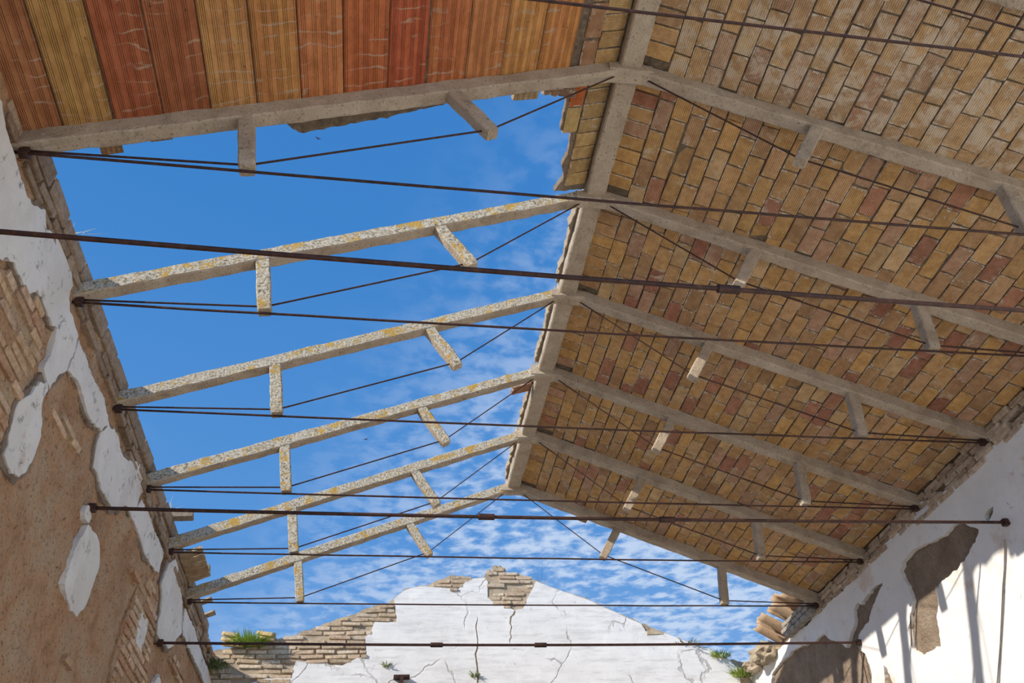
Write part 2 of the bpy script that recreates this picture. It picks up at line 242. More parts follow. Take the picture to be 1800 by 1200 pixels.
def plaster(c1, c2, stain, lo, rust=(0.42, 0.27, 0.16), cracks=0.0, rlo=0.63):
    def fn(t):
        a = t.noise(t.pos, 2.4, 6, 0.62, 0.3); f = t.noise(t.pos, 35, 5, 0.7); s = t.noise(t.pos, 9, 7, 0.75, 0.5)
        c = t.mix(t.step(a, 0.32, 0.68), c1, c2)
        c = t.mix(t.math('MULTIPLY', t.step(t.noise(t.pos, 1.3, 5, 0.7), rlo, rlo + 0.14), 0.6), c, rust)
        c = t.mix(t.math('MULTIPLY', t.step(s, lo, lo + 0.10), 0.8), c, stain)
        c = t.mix(t.math('MULTIPLY', t.step(f, 0.60, 0.74), 0.35), c, stain)
        bump = t.math('ADD', t.math('MULTIPLY', a, 0.8), t.math('MULTIPLY', f, 0.4))
        if cracks:
            warp = t.n('ShaderNodeVectorMath', {0: t.pos, 1: t.n('ShaderNodeVectorMath', {0: t.n('ShaderNodeTexNoise', {'Vector': t.pos, 'Scale': 3.0, 'Detail': 5.0}).outputs['Color'], 1: (0.3, 0.3, 0.3)}, operation='MULTIPLY').outputs[0]}, operation='ADD').outputs[0]
            v = t.n('ShaderNodeTexVoronoi', {'Vector': warp, 'Scale': 0.9}, feature='DISTANCE_TO_EDGE').outputs['Distance']
            k = t.math('MULTIPLY', t.math('SUBTRACT', 1.0, t.step(v, 0.003, 0.012)), t.step(t.noise(t.pos, 1.7, 3), 0.45, 0.6))
            c = t.mix(t.math('MULTIPLY', k, cracks), c, (0.22, 0.19, 0.16))
            st = t.noise(t.scalevec(t.pos, (1.0, 1.0, 9.0)), 2.2, 6, 0.75)
            c = t.mix(t.math('MULTIPLY', t.step(st, 0.48, 0.66), 0.5), c, (0.55, 0.54, 0.52))
            bump = t.math('SUBTRACT', bump, k)
        return c, bump, 0.006
    return fn
def m_rust(t):
    a = t.noise(t.pos, 24, 5, 0.7)
    c = t.ramp(a, [(0.3, (0.022, 0.010, 0.008)), (0.55, (0.060, 0.024, 0.016)), (0.75, (0.13, 0.048, 0.026))])
    return c, a, 0.002
def m_tile(t):
    oi = t.n('ShaderNodeObjectInfo')
    a = t.noise(t.pos, 12, 6, 0.7)
    c = t.mix(t.step(a, 0.35, 0.65), oi.outputs['Color'], (0.50, 0.37, 0.23))
    c = t.mix(t.step(t.noise(t.pos, 40, 5, 0.75), 0.58, 0.70), c, (0.26, 0.22, 0.16))
    return c, a, 0.006
def m_leaf(t):
    oi = t.n('ShaderNodeObjectInfo')
    a = t.noise(t.pos, 30, 3)
    return t.mix(a, oi.outputs['Color'], t.mix(1.0, oi.outputs['Color'], (1.5, 1.5, 1.1), 'MULTIPLY')), None, 0
def m_floor(t):
    a = t.noise(t.pos, 0.8, 7, 0.65); f = t.noise(t.pos, 14, 5, 0.7)
    c = t.ramp(a, [(0.3, (0.62, 0.54, 0.43)), (0.6, (0.74, 0.67, 0.56)), (0.8, (0.80, 0.74, 0.65))])
    return t.mix(t.step(f, 0.6, 0.75), c, (0.36, 0.28, 0.20)), t.math('ADD', a, f), 0.02
M = dict(
    concrete=material('concrete', m_concrete), lichen=material('lichen_concrete', m_lichen),
    brick=material('roof_brick', m_brick), plank=material('ceramic_plank', m_plank, 0.75),
    thin=material('thin_brick', m_thin), bed=material('mortar_bed', m_bed), earth=material('rammed_earth', m_earth),
    grit=material('lime_grit', m_grit), cream=material('cream_mortar', m_cream),
    plaster_l=material('old_plaster', plaster((0.68, 0.645, 0.59), (0.80, 0.775, 0.73), (0.20, 0.175, 0.15), 0.565, rlo=0.58)),
    plaster_r=material('cream_plaster', plaster((0.82, 0.80, 0.765), (0.89, 0.88, 0.85), (0.40, 0.36, 0.33), 0.61, rust=(0.66, 0.50, 0.37), rlo=0.55)),
    plaster_g=material('white_plaster', plaster((0.80, 0.795, 0.78), (0.88, 0.875, 0.86), (0.42, 0.40, 0.37), 0.60, cracks=0.5, rlo=0.75)),
    rust=material('rusty_iron', m_rust, 0.6, 0.4), tile=material('clay_tile', m_tile),
    leaf=material('leaf', m_leaf, 0.7), floor=material('dry_floor', m_floor))

# ------------------------------------------------------------------ mesh helpers
def nz(p, s=1.0, o=0.0): return noise.noise(Vector((p[0] * s + o, p[1] * s - o, p[2] * s + 1.7 * o)))
def fbm(p, s, o=0.0, octv=4):
    return noise.fractal(Vector((p[0] * s + o, p[1] * s + 2 * o, p[2] * s - o)), 1.0, 2.0, octv)
def link(name, me, mat, parent=None, loc=None, color=None):
    o = bpy.data.objects.new(name, me); COL.objects.link(o)
    if mat is not None and not me.materials: me.materials.append(mat)
    if loc is not None: o.location = loc
    if color is not None: o.color = color
    if parent is not None:
        o.parent = parent
        o.matrix_parent_inverse = Matrix.Translation(parent.location).inverted()
    return o
def make(name, verts, faces, mat, parent=None, smooth=False, color=None, unit=True):
    """mesh from survey-unit vertices; origin at the centre of its base"""
    vs = [W(*v) for v in verts] if unit else [Vector(v) for v in verts]
    lo = Vector((min(v.x for v in vs), min(v.y for v in vs), min(v.z for v in vs)))
    hi = Vector((max(v.x for v in vs), max(v.y for v in vs), max(v.z for v in vs)))
    c = Vector(((lo.x + hi.x) / 2, (lo.y + hi.y) / 2, lo.z))
    me = bpy.data.meshes.new(name)
    me.from_pydata([v - c for v in vs], [], faces); me.validate()
    bm = bmesh.new(); bm.from_mesh(me); bmesh.ops.recalc_face_normals(bm, faces=bm.faces); bm.to_mesh(me); bm.free()
    if smooth: me.polygons.foreach_set('use_smooth', [True] * len(me.polygons))
    return link(name, me, mat, parent, c, color)
def tag(o, label, cat=None, group=None, kind=None):
    o['label'] = label
    if cat: o['category'] = cat
    if group: o['group'] = group
    if kind: o['kind'] = kind
    return o
def empty(name, loc):
    o = bpy.data.objects.new(name, None); COL.objects.link(o); o.location = loc; o.empty_display_size = 0.2
    return o
def sweep_data(path, prof, u, v, jit=0.0, js=6.0, taper=None, base=0):
    """closed profile swept along path with fixed axes u, v; returns verts, faces"""
    vs, fs = [], []
    n = len(prof)
    u, v = Vector(u), Vector(v)
    for k, p in enumerate(path):
        sc = taper[k] if taper else 1.0
        for a, b in prof:
            q = Vector(p) + u * (a * sc) + v * (b * sc)
            if jit:
                q += u * (nz(q, js, 3.1) * jit * (1 if a > 0 else -1)) + v * (nz(q, js, 9.7) * jit)
            vs.append(tuple(q))
    for k in range(len(path) - 1):
        for i in range(n):
            j = (i + 1) % n
            fs.append((base + k * n + i, base + k * n + j, base + (k + 1) * n + j, base + (k + 1) * n + i))
    fs.append(tuple(base + i for i in range(n)))
    fs.append(tuple(base + (len(path) - 1) * n + i for i in reversed(range(n))))
    return vs, fs
def rect(a0, a1, b0, b1, c):
    return [(a0 + c, b0), (a1 - c, b0), (a1, b0 + c), (a1, b1 - c), (a1 - c, b1), (a0 + c, b1), (a0, b1 - c), (a0, b0 + c)]
def lerp(a, b, t): return tuple(a[i] + (b[i] - a[i]) * t for i in range(3))
def line(a, b, n): return [lerp(a, b, i / n) for i in range(n + 1)]
def rod(name, pts, r, mat, parent=None, n=8):
    d = (Vector(pts[-1]) - Vector(pts[0])).normalized()
    u = d.cross(Vector((0, 1, 0)) if abs(d.y) < 0.8 else Vector((1, 0, 0))).normalized(); v = d.cross(u)
    prof = [(r * math.cos(2 * math.pi * i / n), r * math.sin(2 * math.pi * i / n)) for i in range(n)]
    vs, fs = sweep_data(pts, prof, u, v)
    return make(name, vs, fs, mat, parent, True)
def inside(p, poly):
    r = False; x, y = p; j = len(poly) - 1
    for i in range(len(poly)):
        xi, yi = poly[i]; xj, yj = poly[j]
        if (yi > y) != (yj > y) and x < (xj - xi) * (y - yi) / (yj - yi) + xi: r = not r
        j = i
    return r
def ragged(poly, step, jag, seed):
    out = []
    for i in range(len(poly)):
        a, b = poly[i], poly[(i + 1) % len(poly)]
        L = math.hypot(b[0] - a[0], b[1] - a[1]); n = max(1, int(L / step))
        nx, ny = -(b[1] - a[1]) / (L + 1e-9), (b[0] - a[0]) / (L + 1e-9)
        for k in range(n):
            t = k / n; x, y = a[0] + (b[0] - a[0]) * t, a[1] + (b[1] - a[1]) * t
            j = jag * (noise.noise(Vector((x * 14 + seed, y * 14, seed))) + 0.6 * noise.noise(Vector((x * 37, y * 37 + seed, 5)))) if min(L, 1) > 0.03 else 0
            out.append((x + nx * j, y + ny * j))
    return out
def sheet(name, outline, holes, mp, thick, mat, parent=None, step=0.05, jag=0.015, grid=0.12, relief=0.012, back=False, seed=1.0, keep_relief=True):
    """a plate with a broken outline: relief on its face, real edges 'thick' deep. mp(u, v, d): d = height of the face above the wall plane"""
    ol = ragged(outline, step, jag, seed); hs = [ragged(h, step, jag, seed + 3) for h in holes]
    pts, edges = [], []
    for lp in [ol] + hs:
        b = len(pts); pts += [Vector(p) for p in lp]
        edges += [(b + i, b + (i + 1) % len(lp)) for i in range(len(lp))]
    x0, x1 = min(p[0] for p in ol), max(p[0] for p in ol); y0, y1 = min(p[1] for p in ol), max(p[1] for p in ol)
    rr = random.Random(int(seed * 100))
    x = x0 + grid / 2
    while x < x1:
        y = y0 + grid / 2
        while y < y1:
            q = (x + rr.uniform(-.25, .25) * grid, y + rr.uniform(-.25, .25) * grid)
            if inside(q, ol) and not any(inside(q, h) for h in hs): pts.append(Vector(q))
            y += grid
        x += grid
    V, _, F, _, _, _ = delaunay_2d_cdt(pts, edges, [], 0, 1e-5)
    faces = []
    for f in F:
        c = (sum(V[i].x for i in f) / 3, sum(V[i].y for i in f) / 3)
        if inside(c, ol) and not any(inside(c, h) for h in hs): faces.append(tuple(f))
    cnt = {}
    for f in faces:
        for i in range(3):
            e = (f[i], f[(i + 1) % 3]); k = (min(e), max(e)); cnt.setdefault(k, []).append(e)
    vs = [mp(v.x, v.y, relief * fbm((v.x, v.y, seed), 2.2) ) for v in V]
    nv = len(vs); bd = [e[0] for e in cnt.values() if len(e) == 1]
    ring = {}
    for a, b in bd:
        for i in (a, b):
            if i not in ring:
                ring[i] = len(vs); vs.append(vs[i])
                vs.append(mp(V[i].x, V[i].y, -thick))
    fs = list(faces)
    for a, b in bd: fs.append((ring[b], ring[a], ring[a] + 1, ring[b] + 1))
    if back:
        bk = {}
        for f in faces:
            for i in f:
                if i not in bk: bk[i] = len(vs); vs.append(mp(V[i].x, V[i].y, -thick))
        fs += [tuple(bk[i] for i in reversed(f)) for f in faces]
    return make(name, vs, fs, mat, parent)
def brick_mesh(name, sx, sy, sz, jit, seed, mat):
    """chamfered, chipped block; underside at z = 0, centred in x and y (metres)"""
    bm = bmesh.new(); bmesh.ops.create_cube(bm, size=1.0)
    bmesh.ops.scale(bm, vec=(sx, sy, sz), verts=bm.verts)
    bmesh.ops.bevel(bm, geom=list(bm.edges), offset=min(sx, sy, sz) * 0.13, segments=1, affect='EDGES', profile=0.5)
    rr = random.Random(seed)
    for v in bm.verts:
        v.co += Vector((rr.uniform(-1, 1) * jit, rr.uniform(-1, 1) * jit, rr.uniform(-1, 1) * jit * 0.7))
        v.co.z += sz / 2
    me = bpy.data.meshes.new(name); bm.to_mesh(me); bm.free(); me.materials.append(mat)
    return me
def put(name, me, parent, loc, rot, scale=(1, 1, 1), color=(1, 1, 1, 1)):
    o = bpy.data.objects.new(name, me); COL.objects.link(o)
    o.location = loc; o.rotation_euler = rot; o.scale = scale; o.color = color
    if parent is not None:
        o.parent = parent; o.matrix_parent_inverse = Matrix.Translation(parent.location).inverted()
    return o

# ------------------------------------------------------------------ floor and walls
fl = make('floor', [(-40, -40, FLOOR), (40, -40, FLOOR), (40, 40, FLOOR), (-40, 40, FLOOR), (-40, -40, FLOOR - .3), (40, -40, FLOOR - .3), (40, 40, FLOOR - .3), (-40, 40, FLOOR - .3)],
          [(0, 1, 2, 3), (7, 6, 5, 4), (0, 4, 5, 1), (1, 5, 6, 2), (2, 6, 7, 3), (3, 7, 4, 0)], M['floor'])
tag(fl, 'pale dusty floor of the roofless hall', 'floor', kind='structure')

def frange(a, b, s):
    n = max(1, int(round((b - a) / s))); return [a + (b - a) * i / n for i in range(n + 1)]
def long_wall(name, x, sgn, topf, mat, y0, y1, amp, so):
    """rough wall core; face at x, body behind it. sgn = direction into the room"""
    ys = frange(y0, 2.4, 0.5)[:-1] + frange(2.4, y1, 0.038)
    zs = frange(FLOOR, -2.6, 0.4)[:-1] + frange(-2.6, -0.02, 0.035)
    nt = len(zs) + 4
    vs, fs = [], []
    for y in ys:
        t = topf(y)
        col = zs + [t * 0.25, t * 0.5, t * 0.75, t]
        for k, z in enumerate(col):
            d = amp * fbm((y, z, so), 1.6, so, 5) + amp * 0.35 * nz((y, z, so), 9, so) + amp * 0.30 * nz((y, z, so), 21, so) - 0.55 * amp
            vs.append((x + sgn * d, y, z))
    n = len(ys)
    for i in range(n - 1):
        for k in range(nt - 1):
            fs.append((i * nt + k, (i + 1) * nt + k, (i + 1) * nt + k + 1, i * nt + k + 1))
    b = len(vs)
    xo = x - sgn * 0.5
    for y in ys: vs += [(xo, y, topf(y) + 0.02 * nz((y, 0, 3), 5)), (xo, y, FLOOR)]
    for i in range(n - 1):
        fs.append((i * nt + nt - 1, (i + 1) * nt + nt - 1, b + 2 * i + 2, b + 2 * i))
        fs.append((b + 2 * i, b + 2 * i + 2, b + 2 * i + 3, b + 2 * i + 1))
    return make(name, vs, fs, mat, None)
wl = long_wall('wall_left', XL - 0.022, 1, lambda y: 0.30 + 0.02 * nz((y, 1, 0), 3), M['earth'], 2.0, GY + 0.3, 0.034, 4.0)
tag(wl, 'left wall of brown rammed earth with brick courses and flaking white plaster', 'wall', kind='structure')
wr = long_wall('wall_right', XR + 0.045, -1, lambda y: 0.16 if y < 10.9 else 0.02 + 0.05 * nz((y, 2, 0), 4), M['grit'], -3.0, GY + 0.3, 0.022, 8.0)
tag(wr, 'sunlit right wall of cream plaster with broken patches', 'wall', kind='structure')

mpL = lambda u, v, d: (XL + d, u, v)
mpR = lambda u, v, d: (XR - d, u, v)
mpG = lambda u, v, d: (u, GY - d, v)
for i, (k, poly) in enumerate(LP.items()):
    sheet('plaster_patch', poly, [], mpL, 0.05, M['plaster_l'], wl, 0.032, 0.022, 0.09, 0.012, seed=1.0 + i)
    if k not in 'HIJK':                                   # brown scratch coat showing round the white skin
        cu = sum(p[0] for p in poly) / len(poly); cv = sum(p[1] for p in poly) / len(poly)
        rim = [(u + 0.045 * (u - cu) / (math.hypot(u - cu, v - cv) + .01), v + 0.05 * (v - cv) / (math.hypot(u - cu, v - cv) + .01)) for u, v in poly]
        sheet('scratch_coat', rim, [], lambda u, v, d: (XL - 0.016 + d, u, v), 0.05, M['grit'], wl, 0.04, 0.04, 0.10, 0.010, seed=90.0 + i)
ro = list(RTOP) + [(GY, -0.45), (GY, FLOOR + .02), (-3.0, FLOOR + .02), (-3.0, -0.1), (2, -0.1)]
sheet('plaster_coat', ro, list(RH.values()), mpR, 0.07, M['plaster_r'], wr, 0.035, 0.020, 0.14, 0.012, seed=21.0)

go = [(-4.95, 0.30)] + [p for p in GT if -4.6 < p[0] < 4.6] + [(4.95, 0.02), (4.95, FLOOR), (-4.95, FLOOR)]
wg = sheet('wall_front', go, [], lambda u, v, d: (u, GY + 0.025 - d, v), 0.45, M['cream'], None, 0.05, 0.025, 0.10, 0.016, back=True, seed=31.0)
tag(wg, 'white plastered gable wall at the far end with a broken crest', 'wall', kind='structure')
gp = [(x, max(z, FLOOR + 0.02)) for x, z in GP]
sheet('plaster_coat', gp, [], mpG, 0.06, M['plaster_g'], wg, 0.045, 0.008, 0.14, 0.008, seed=33.0)

# thin bricks laid in courses
THIN = [brick_mesh('thin_brick', 0.27, 0.11, 0.042, 0.0055, 50 + i, M['thin']) for i in range(6)]
TPAL = [(0.700, 0.500, 0.317), (0.625, 0.425, 0.268), (0.775, 0.587, 0.403), (0.587, 0.362, 0.232), (0.750, 0.537, 0.378)]
GPAL = [(0.74, 0.61, 0.45), (0.68, 0.55, 0.39), (0.80, 0.69, 0.54), (0.70, 0.55, 0.40)]
RB = random.Random(3)
def courses(parent, poly, plane, pal, pitch=0.085, miss=0.08, proud=0.018, length=0.36, rough=1.0):
    """bricks whose centres fall inside poly; plane: 'L', 'R' or 'G'"""
    u0, u1 = min(p[0] for p in poly), max(p[0] for p in poly); v0, v1 = min(p[1] for p in poly), max(p[1] for p in poly)
    n = 0
    row = math.floor(v0 / pitch)
    while row * pitch < v1 + pitch:
        z = row * pitch
        u = math.floor(u0) + (row % 2) * length * 0.5 + RB.uniform(-.05, .05)
        while u < u1 + length:
            L = length * RB.choice((1, 1, 1, 0.85, 0.55))
            ua, ub = u, u + L
            zc = z + pitch / 2
            while ua < ub and not inside((ua, zc), poly): ua += 0.03
            while ub > ua and not inside((ub, zc), poly): ub -= 0.03
            Lf = L; L = ub - ua; c = (ua + ub) / 2
            if L > 0.09 and inside((c, zc), poly) and RB.random() > miss:
                sc = (L / 0.375, 1, RB.uniform(0.9, 1.15))
                dd = RB.uniform(-0.6, 1.0) * proud - 0.0735
                col = RB.choice(pal); k = RB.uniform(0.85, 1.12); col = (col[0] * k, col[1] * k, col[2] * k, 1)
                tl = RB.uniform(-.02, .02) * rough
                if plane == 'L': loc, rot = W(XL + dd, c, z), (0, tl, math.pi / 2 + RB.uniform(-.03, .03))
                elif plane == 'R': loc, rot = W(XR - dd, c, z), (0, tl, math.pi / 2 + RB.uniform(-.03, .03))
                else: loc, rot = W(c, GY - dd, z), (0, tl, RB.uniform(-.03, .03))
                put('brick', RB.choice(THIN), parent, loc, rot, sc, col); n += 1
            u += Lf + RB.uniform(0.012, 0.03)
        row += 1
    return n
nb = 0
for k, poly in LB.items():
    nb += courses(wl, poly, 'L', TPAL, pitch=0.088, miss=0.10 if k in ('B1', 'B3') else 0.0, proud=0.012)
    if k in ('B1', 'B3'): sheet('mortar_bed', poly, [], lambda u, v, d: (XL - 0.020 + d, u, v), 0.05, M['earth'], wl, 0.05, 0.05, 0.07, 0.012, seed=110.0 + nb)
# brick strip under the roof line, then a row of larger flat blocks along the wall head
nb += courses(wl, [(3.3, -0.02), (13.5, -0.06), (13.5, 0.16), (3.3, 0.16)], 'L', [(0.40, 0.30, 0.21), (0.46, 0.35, 0.25), (0.36, 0.26, 0.18)], pitch=0.07, miss=0.06, proud=0.02)
BLK = [brick_mesh('wall_block', 0.285, 0.10, 0.115, 0.005, 80 + i, M['thin']) for i in range(4)]
y = 2.3
while y < 12.2:
    L = RB.uniform(0.34, 0.5)
    c = RB.choice([(0.36, 0.28, 0.20), (0.42, 0.32, 0.23), (0.33, 0.25, 0.18)])
    if not 11.0 < y < 11.2:
        put('block', RB.choice(BLK), wl, W(XL - 0.055 + RB.uniform(0, .015), y + L / 2, 0.165), (0, RB.uniform(-.01, .01), math.pi / 2), (L / 0.39, 1, RB.uniform(.95, 1.1)), c + (1,))
    y += L + 0.012
nr = courses(wr, [(5.4, -0.17), (10.9, -0.13), (10.9, 0.14), (5.4, 0.14)], 'R', [(0.66, 0.53, 0.39), (0.72, 0.59, 0.45), (0.56, 0.43, 0.31)], pitch=0.060, miss=0.05, proud=0.035, length=0.30)
ng = 0
for k, poly in GB.items():
    ng += courses(wg, poly, 'G', GPAL, pitch=0.078, miss=0.14, proud=0.022, length=0.36, rough=2.5)

# ------------------------------------------------------------------ trusses
def side_of(s): return 'left' if s < 0 else 'right'
TL = ['weathered concrete truss partly cut off by the top right corner of the frame',
      'plain grey concrete truss that carries the red ceramic planks',
      'foremost lichen-covered concrete truss, where the narrow brick strip beside the ridge ends',
      'second lichen-spotted concrete truss counted back from the ceramic planks',
      'third lichen-spotted concrete truss from the ceramic planks, brick scrap left at its ridge',
      'last but one concrete truss before the gable, with lichen on its left rafter',
      'rearmost concrete truss at the end of the brick roof, in front of the gable']
def truss(i):
    Y = TY[i]
    t = empty('roof_truss', W(XL, Y, 0.0))
    tag(t, TL[i], 'truss', 'concrete roof trusses')
    for s in (-1, 1):
        mat = M['lichen'] if (s < 0 and i >= 2) else M['concrete']
        path = line((s * 4.68, Y, rz(4.68)), (s * 0.06, Y, rz(0.06)), 60)
        vs, fs = sweep_data(path, rect(-0.06, 0.06, 0, 0.145 if (s < 0 and i >= 2) else 0.168, 0.012), (0, 1, 0), (0, 0, 1), 0.010, 7.0)
        make('rafter', vs, fs, mat, t)
        for (x0, x1, z1) in ((1.60, 1.285, 0.685), (3.13, 3.035, -0.02)):
            z0 = rz(x0) + 0.03
            a, b = Vector((s * x0, Y, z0)), Vector((s * x1, Y, z1))
            d = (b - a).normalized(); v = d.cross(Vector((0, 1, 0)))
            n = 12; path = [a.lerp(b, k / n) for k in range(n + 1)]
            vs, fs = sweep_data(path, rect(-0.055, 0.055, -0.058, 0.058, 0.010), (0, 1, 0), v, 0.007, 9.0, [1] * n + [0.86])
            make('strut', vs, fs, mat, t)
        pts = line((s * 4.56, Y, 0.0), (s * 3.04, Y, 0.045), 6) + line((s * 3.04, Y, 0.045), (s * 1.305, Y, 0.745), 6)[1:] + line((s * 1.305, Y, 0.745), (s * 0.13, Y, 1.765), 6)[1:]
        r = 0.0085
        vs, fs = sweep_data(pts, [(r * math.cos(a * math.pi / 4), r * math.sin(a * math.pi / 4)) for a in range(8)], (0, 1, 0), (0, 0, 1))
        make('diagonal_tie', vs, fs, M['rust'], t, True)
    pts = []
    for k in range(31):
        x = -4.56 + 9.14 * k / 30
        pts.append((x, Y - 0.01, -0.035 - 0.012 * math.sin(math.pi * k / 30) + 0.004 * nz((x, Y, 0), 1.3)))
    rod('tie_rod', pts, 0.0105, M['rust'], t)
    for s in (-1, 1):
        vs, fs = sweep_data(line((s * 4.50, Y, -0.02), (s * 4.44, Y, -0.02), 2), rect(-.032, .032, -.035, .035, .008), (0, 1, 0), (0, 0, 1))
        make('anchor_plate', vs, fs, M['rust'], t)
    vs, fs = sweep_data(line((-0.20, Y, 1.755), (0.20, Y, 1.755), 10), rect(-.075, .075, -0.005, .12, .02), (0, 1, 0), (0, 0, 1), 0.006)
    make('ridge_node', vs, fs, M['concrete'], t)
    return t
for i in range(7): truss(i)

rb = empty('ridge_beam', W(0, TY[0], 1.82))
tag(rb, 'long concrete ridge beam running from the top of the frame to the last truss', 'beam')
path = line((0, TY[0] - 0.75, 1.815), (0, TY[6] + 0.07, 1.815), 120)
vs, fs = sweep_data(path, rect(-0.10, 0.10, 0, 0.20, 0.014), (1, 0, 0), (0, 0, 1), 0.008, 6.0)
make('beam', vs, fs, M['concrete'], rb)
# broken bedding mortar left along its open side
for i in range(2, 6):
    y0, y1 = TY[i] + 0.08, TY[i + 1] - 0.08
    n = 14
    outl = [(-0.10, y0)] + [(-0.115 - 0.075 * abs(nz((i * 3.1, k * 0.9, 2), 1.7)) - 0.015 * RB.random(), y0 + (y1 - y0) * k / n) for k in range(n + 1)] + [(-0.10, y1)]
    o = sheet('mortar_edge', outl, [], lambda u, v, d: (u, v, dz(u) + 0.045 - d), 0.11, M['cream'], rb, 0.03, 0.022, 0.04, 0.03, back=True, seed=40.0 + i)

SCRAP_Y = TY[4] + 0.37
# ------------------------------------------------------------------ brick deck of the right slope, one bay at a time
STR = [brick_mesh('roof_brick', 0.152 * S, 0.318 * S, 0.034, 0.0036, i, M['brick']) for i in range(8)]
BPAL = [((0.750, 0.451, 0.169), 5), ((0.688, 0.419, 0.181), 4), ((0.650, 0.400, 0.206), 3), ((0.550, 0.324, 0.163), 2), ((0.625, 0.381, 0.250), 2), ((0.550, 0.254, 0.156), 1.3), ((0.450, 0.191, 0.125), 0.7), ((0.775, 0.533, 0.275), 1.5)]
def bcol(dust, pal=BPAL, rr=random.Random(5)):
    c = rr.choices([p for p, _ in pal], [w for _, w in pal])[0]; k = rr.uniform(0.86, 1.14)
    g = dust * 0.55
    c = tuple(v * k * (1 - g) + m * g for v, m in zip(c, (0.56, 0.44, 0.29)))
    return c + (min(1, max(0, dust + rr.uniform(-.35, .35))),)
RR = random.Random(11)
def lay(parent, s, y, rot90, side, length, dust, width=1.0, pal=BPAL):
    """one deck brick: s = distance from the ridge down the slope, y along the building (survey units)"""
    x = side * s * CT
    h = 0.0 if RR.random() < 0.75 else RR.uniform(-0.004, 0.012)
    loc = W(x, y, dz(x)) + Vector((side * ST, 0, CT)) * (h - RR.uniform(0, 0.004))
    rot = Matrix.Rotation(side * TH, 4, 'Y') @ Matrix.Rotation((math.pi / 2 if rot90 else 0) + RR.uniform(-.022, .022), 4, 'Z') @ Matrix.Rotation(RR.uniform(-.03, .03), 4, 'X') @ Matrix.Rotation(RR.uniform(-.05, .05), 4, 'Y')
    return put('brick', RR.choice(STR), parent, loc, rot.to_euler(), (width * RR.uniform(.935, .995), length / 0.335, 1), bcol(dust, pal))
def bed(name, side, x0, x1, y0, y1, jag=0.0):
    """mortar bed and screed over the bricks, with a slightly uneven underside"""
    xs = frange(x0, x1, 0.12); ys = frange(y0, y1, 0.12)
    vs, fs = [], []
    for lay_ in (0, 1):
        for a in xs:
            for b in ys:
                e = 0.017 + 0.006 * nz((a, b, 0), 7) if lay_ == 0 else 0.085 + 0.01 * nz((a, b, 4), 5)
                vs.append((side * a, b, dz(a) + e * 1.077))
    nx, ny = len(xs), len(ys); o = nx * ny
    for i in range(nx - 1):
        for j in range(ny - 1):
            a, b, c, d = i * ny + j, (i + 1) * ny + j, (i + 1) * ny + j + 1, i * ny + j + 1
            fs += [(a, b, c, d), (o + d, o + c, o + b, o + a)]
    for i in range(nx - 1):
        for j in (0, ny - 1): fs.append((i * ny + j, (i + 1) * ny + j, o + (i + 1) * ny + j, o + i * ny + j))
    for j in range(ny - 1):
        for i in (0, nx - 1): fs.append((i * ny + j, i * ny + j + 1, o + i * ny + j + 1, o + i * ny + j))
    return make(name, vs, fs, M['bed'])
CLAB = ['dusty brick ceiling bay at the top right of the frame', 'second brick ceiling bay of the right slope counted from the top of the frame',
        'third brick ceiling bay of the right slope counted from the top of the frame', 'fourth brick ceiling bay of the right slope counted from the top of the frame',
        'fifth brick ceiling bay of the right slope, last but one before the gable', 'rearmost brick ceiling bay of the right slope nearest the gable']
PITCHW, PITCHL = 0.1615, 0.331
for i in range(6):
    ya, yb = TY[i], TY[i + 1]
    y0, y1 = ya + 0.045, yb - 0.045
    b = bed('ceiling', 1, 0.09, 4.85, ya - (0.35 if i == 0 else 0), yb + (0.12 if i == 5 else 0))
    tag(b, CLAB[i], 'ceiling', kind='structure')
    dust = (0.95, 0.32, 0.22, 0.22, 0.25, 0.25)[i]
    y = y0 + 0.07
    while y < y1 - 0.03:                                   # headers against the ridge beam
        lay(b, 0.245, y, True, 1, 0.245, dust * 0.5, width=0.955); y += 0.158
    s = 0.365 + PITCHW / 2; k = 0
    while s < 4.86:
        if i == 0 and s > 4.4: break
        off = (0.0 if k % 2 else 0.5) * PITCHL + RR.uniform(-.07, .07)
        y = y0 - off; 
        while y < y1:
            a, c = max(y, y0 - 0.02), min(y + PITCHL, y1 + 0.02)
            if c - a > 0.06: lay(b, s, (a + c) / 2, False, 1, c - a, dust)
            y += PITCHL
        s += PITCHW; k += 1
    if i == 5:                                             # ragged ends of the deck behind the last rafter
        for s in frange(0.5, 4.7, PITCHW):
            if RR.random() < 0.75: lay(b, s, yb + 0.07 + RR.uniform(-.03, .02), False, 1, 0.24, 0.3)
# brick head poking out behind the last rafter
o = put('brick', STR[2], bpy.data.objects['ceiling.005'] if 'ceiling.005' in bpy.data.objects else None, W(1.12, TY[6] + 0.16, dz(1.12) - 0.06), (0, TH, 0.1), (1, 0.8, 1.6), (0.40, 0.24, 0.14, 0.2))

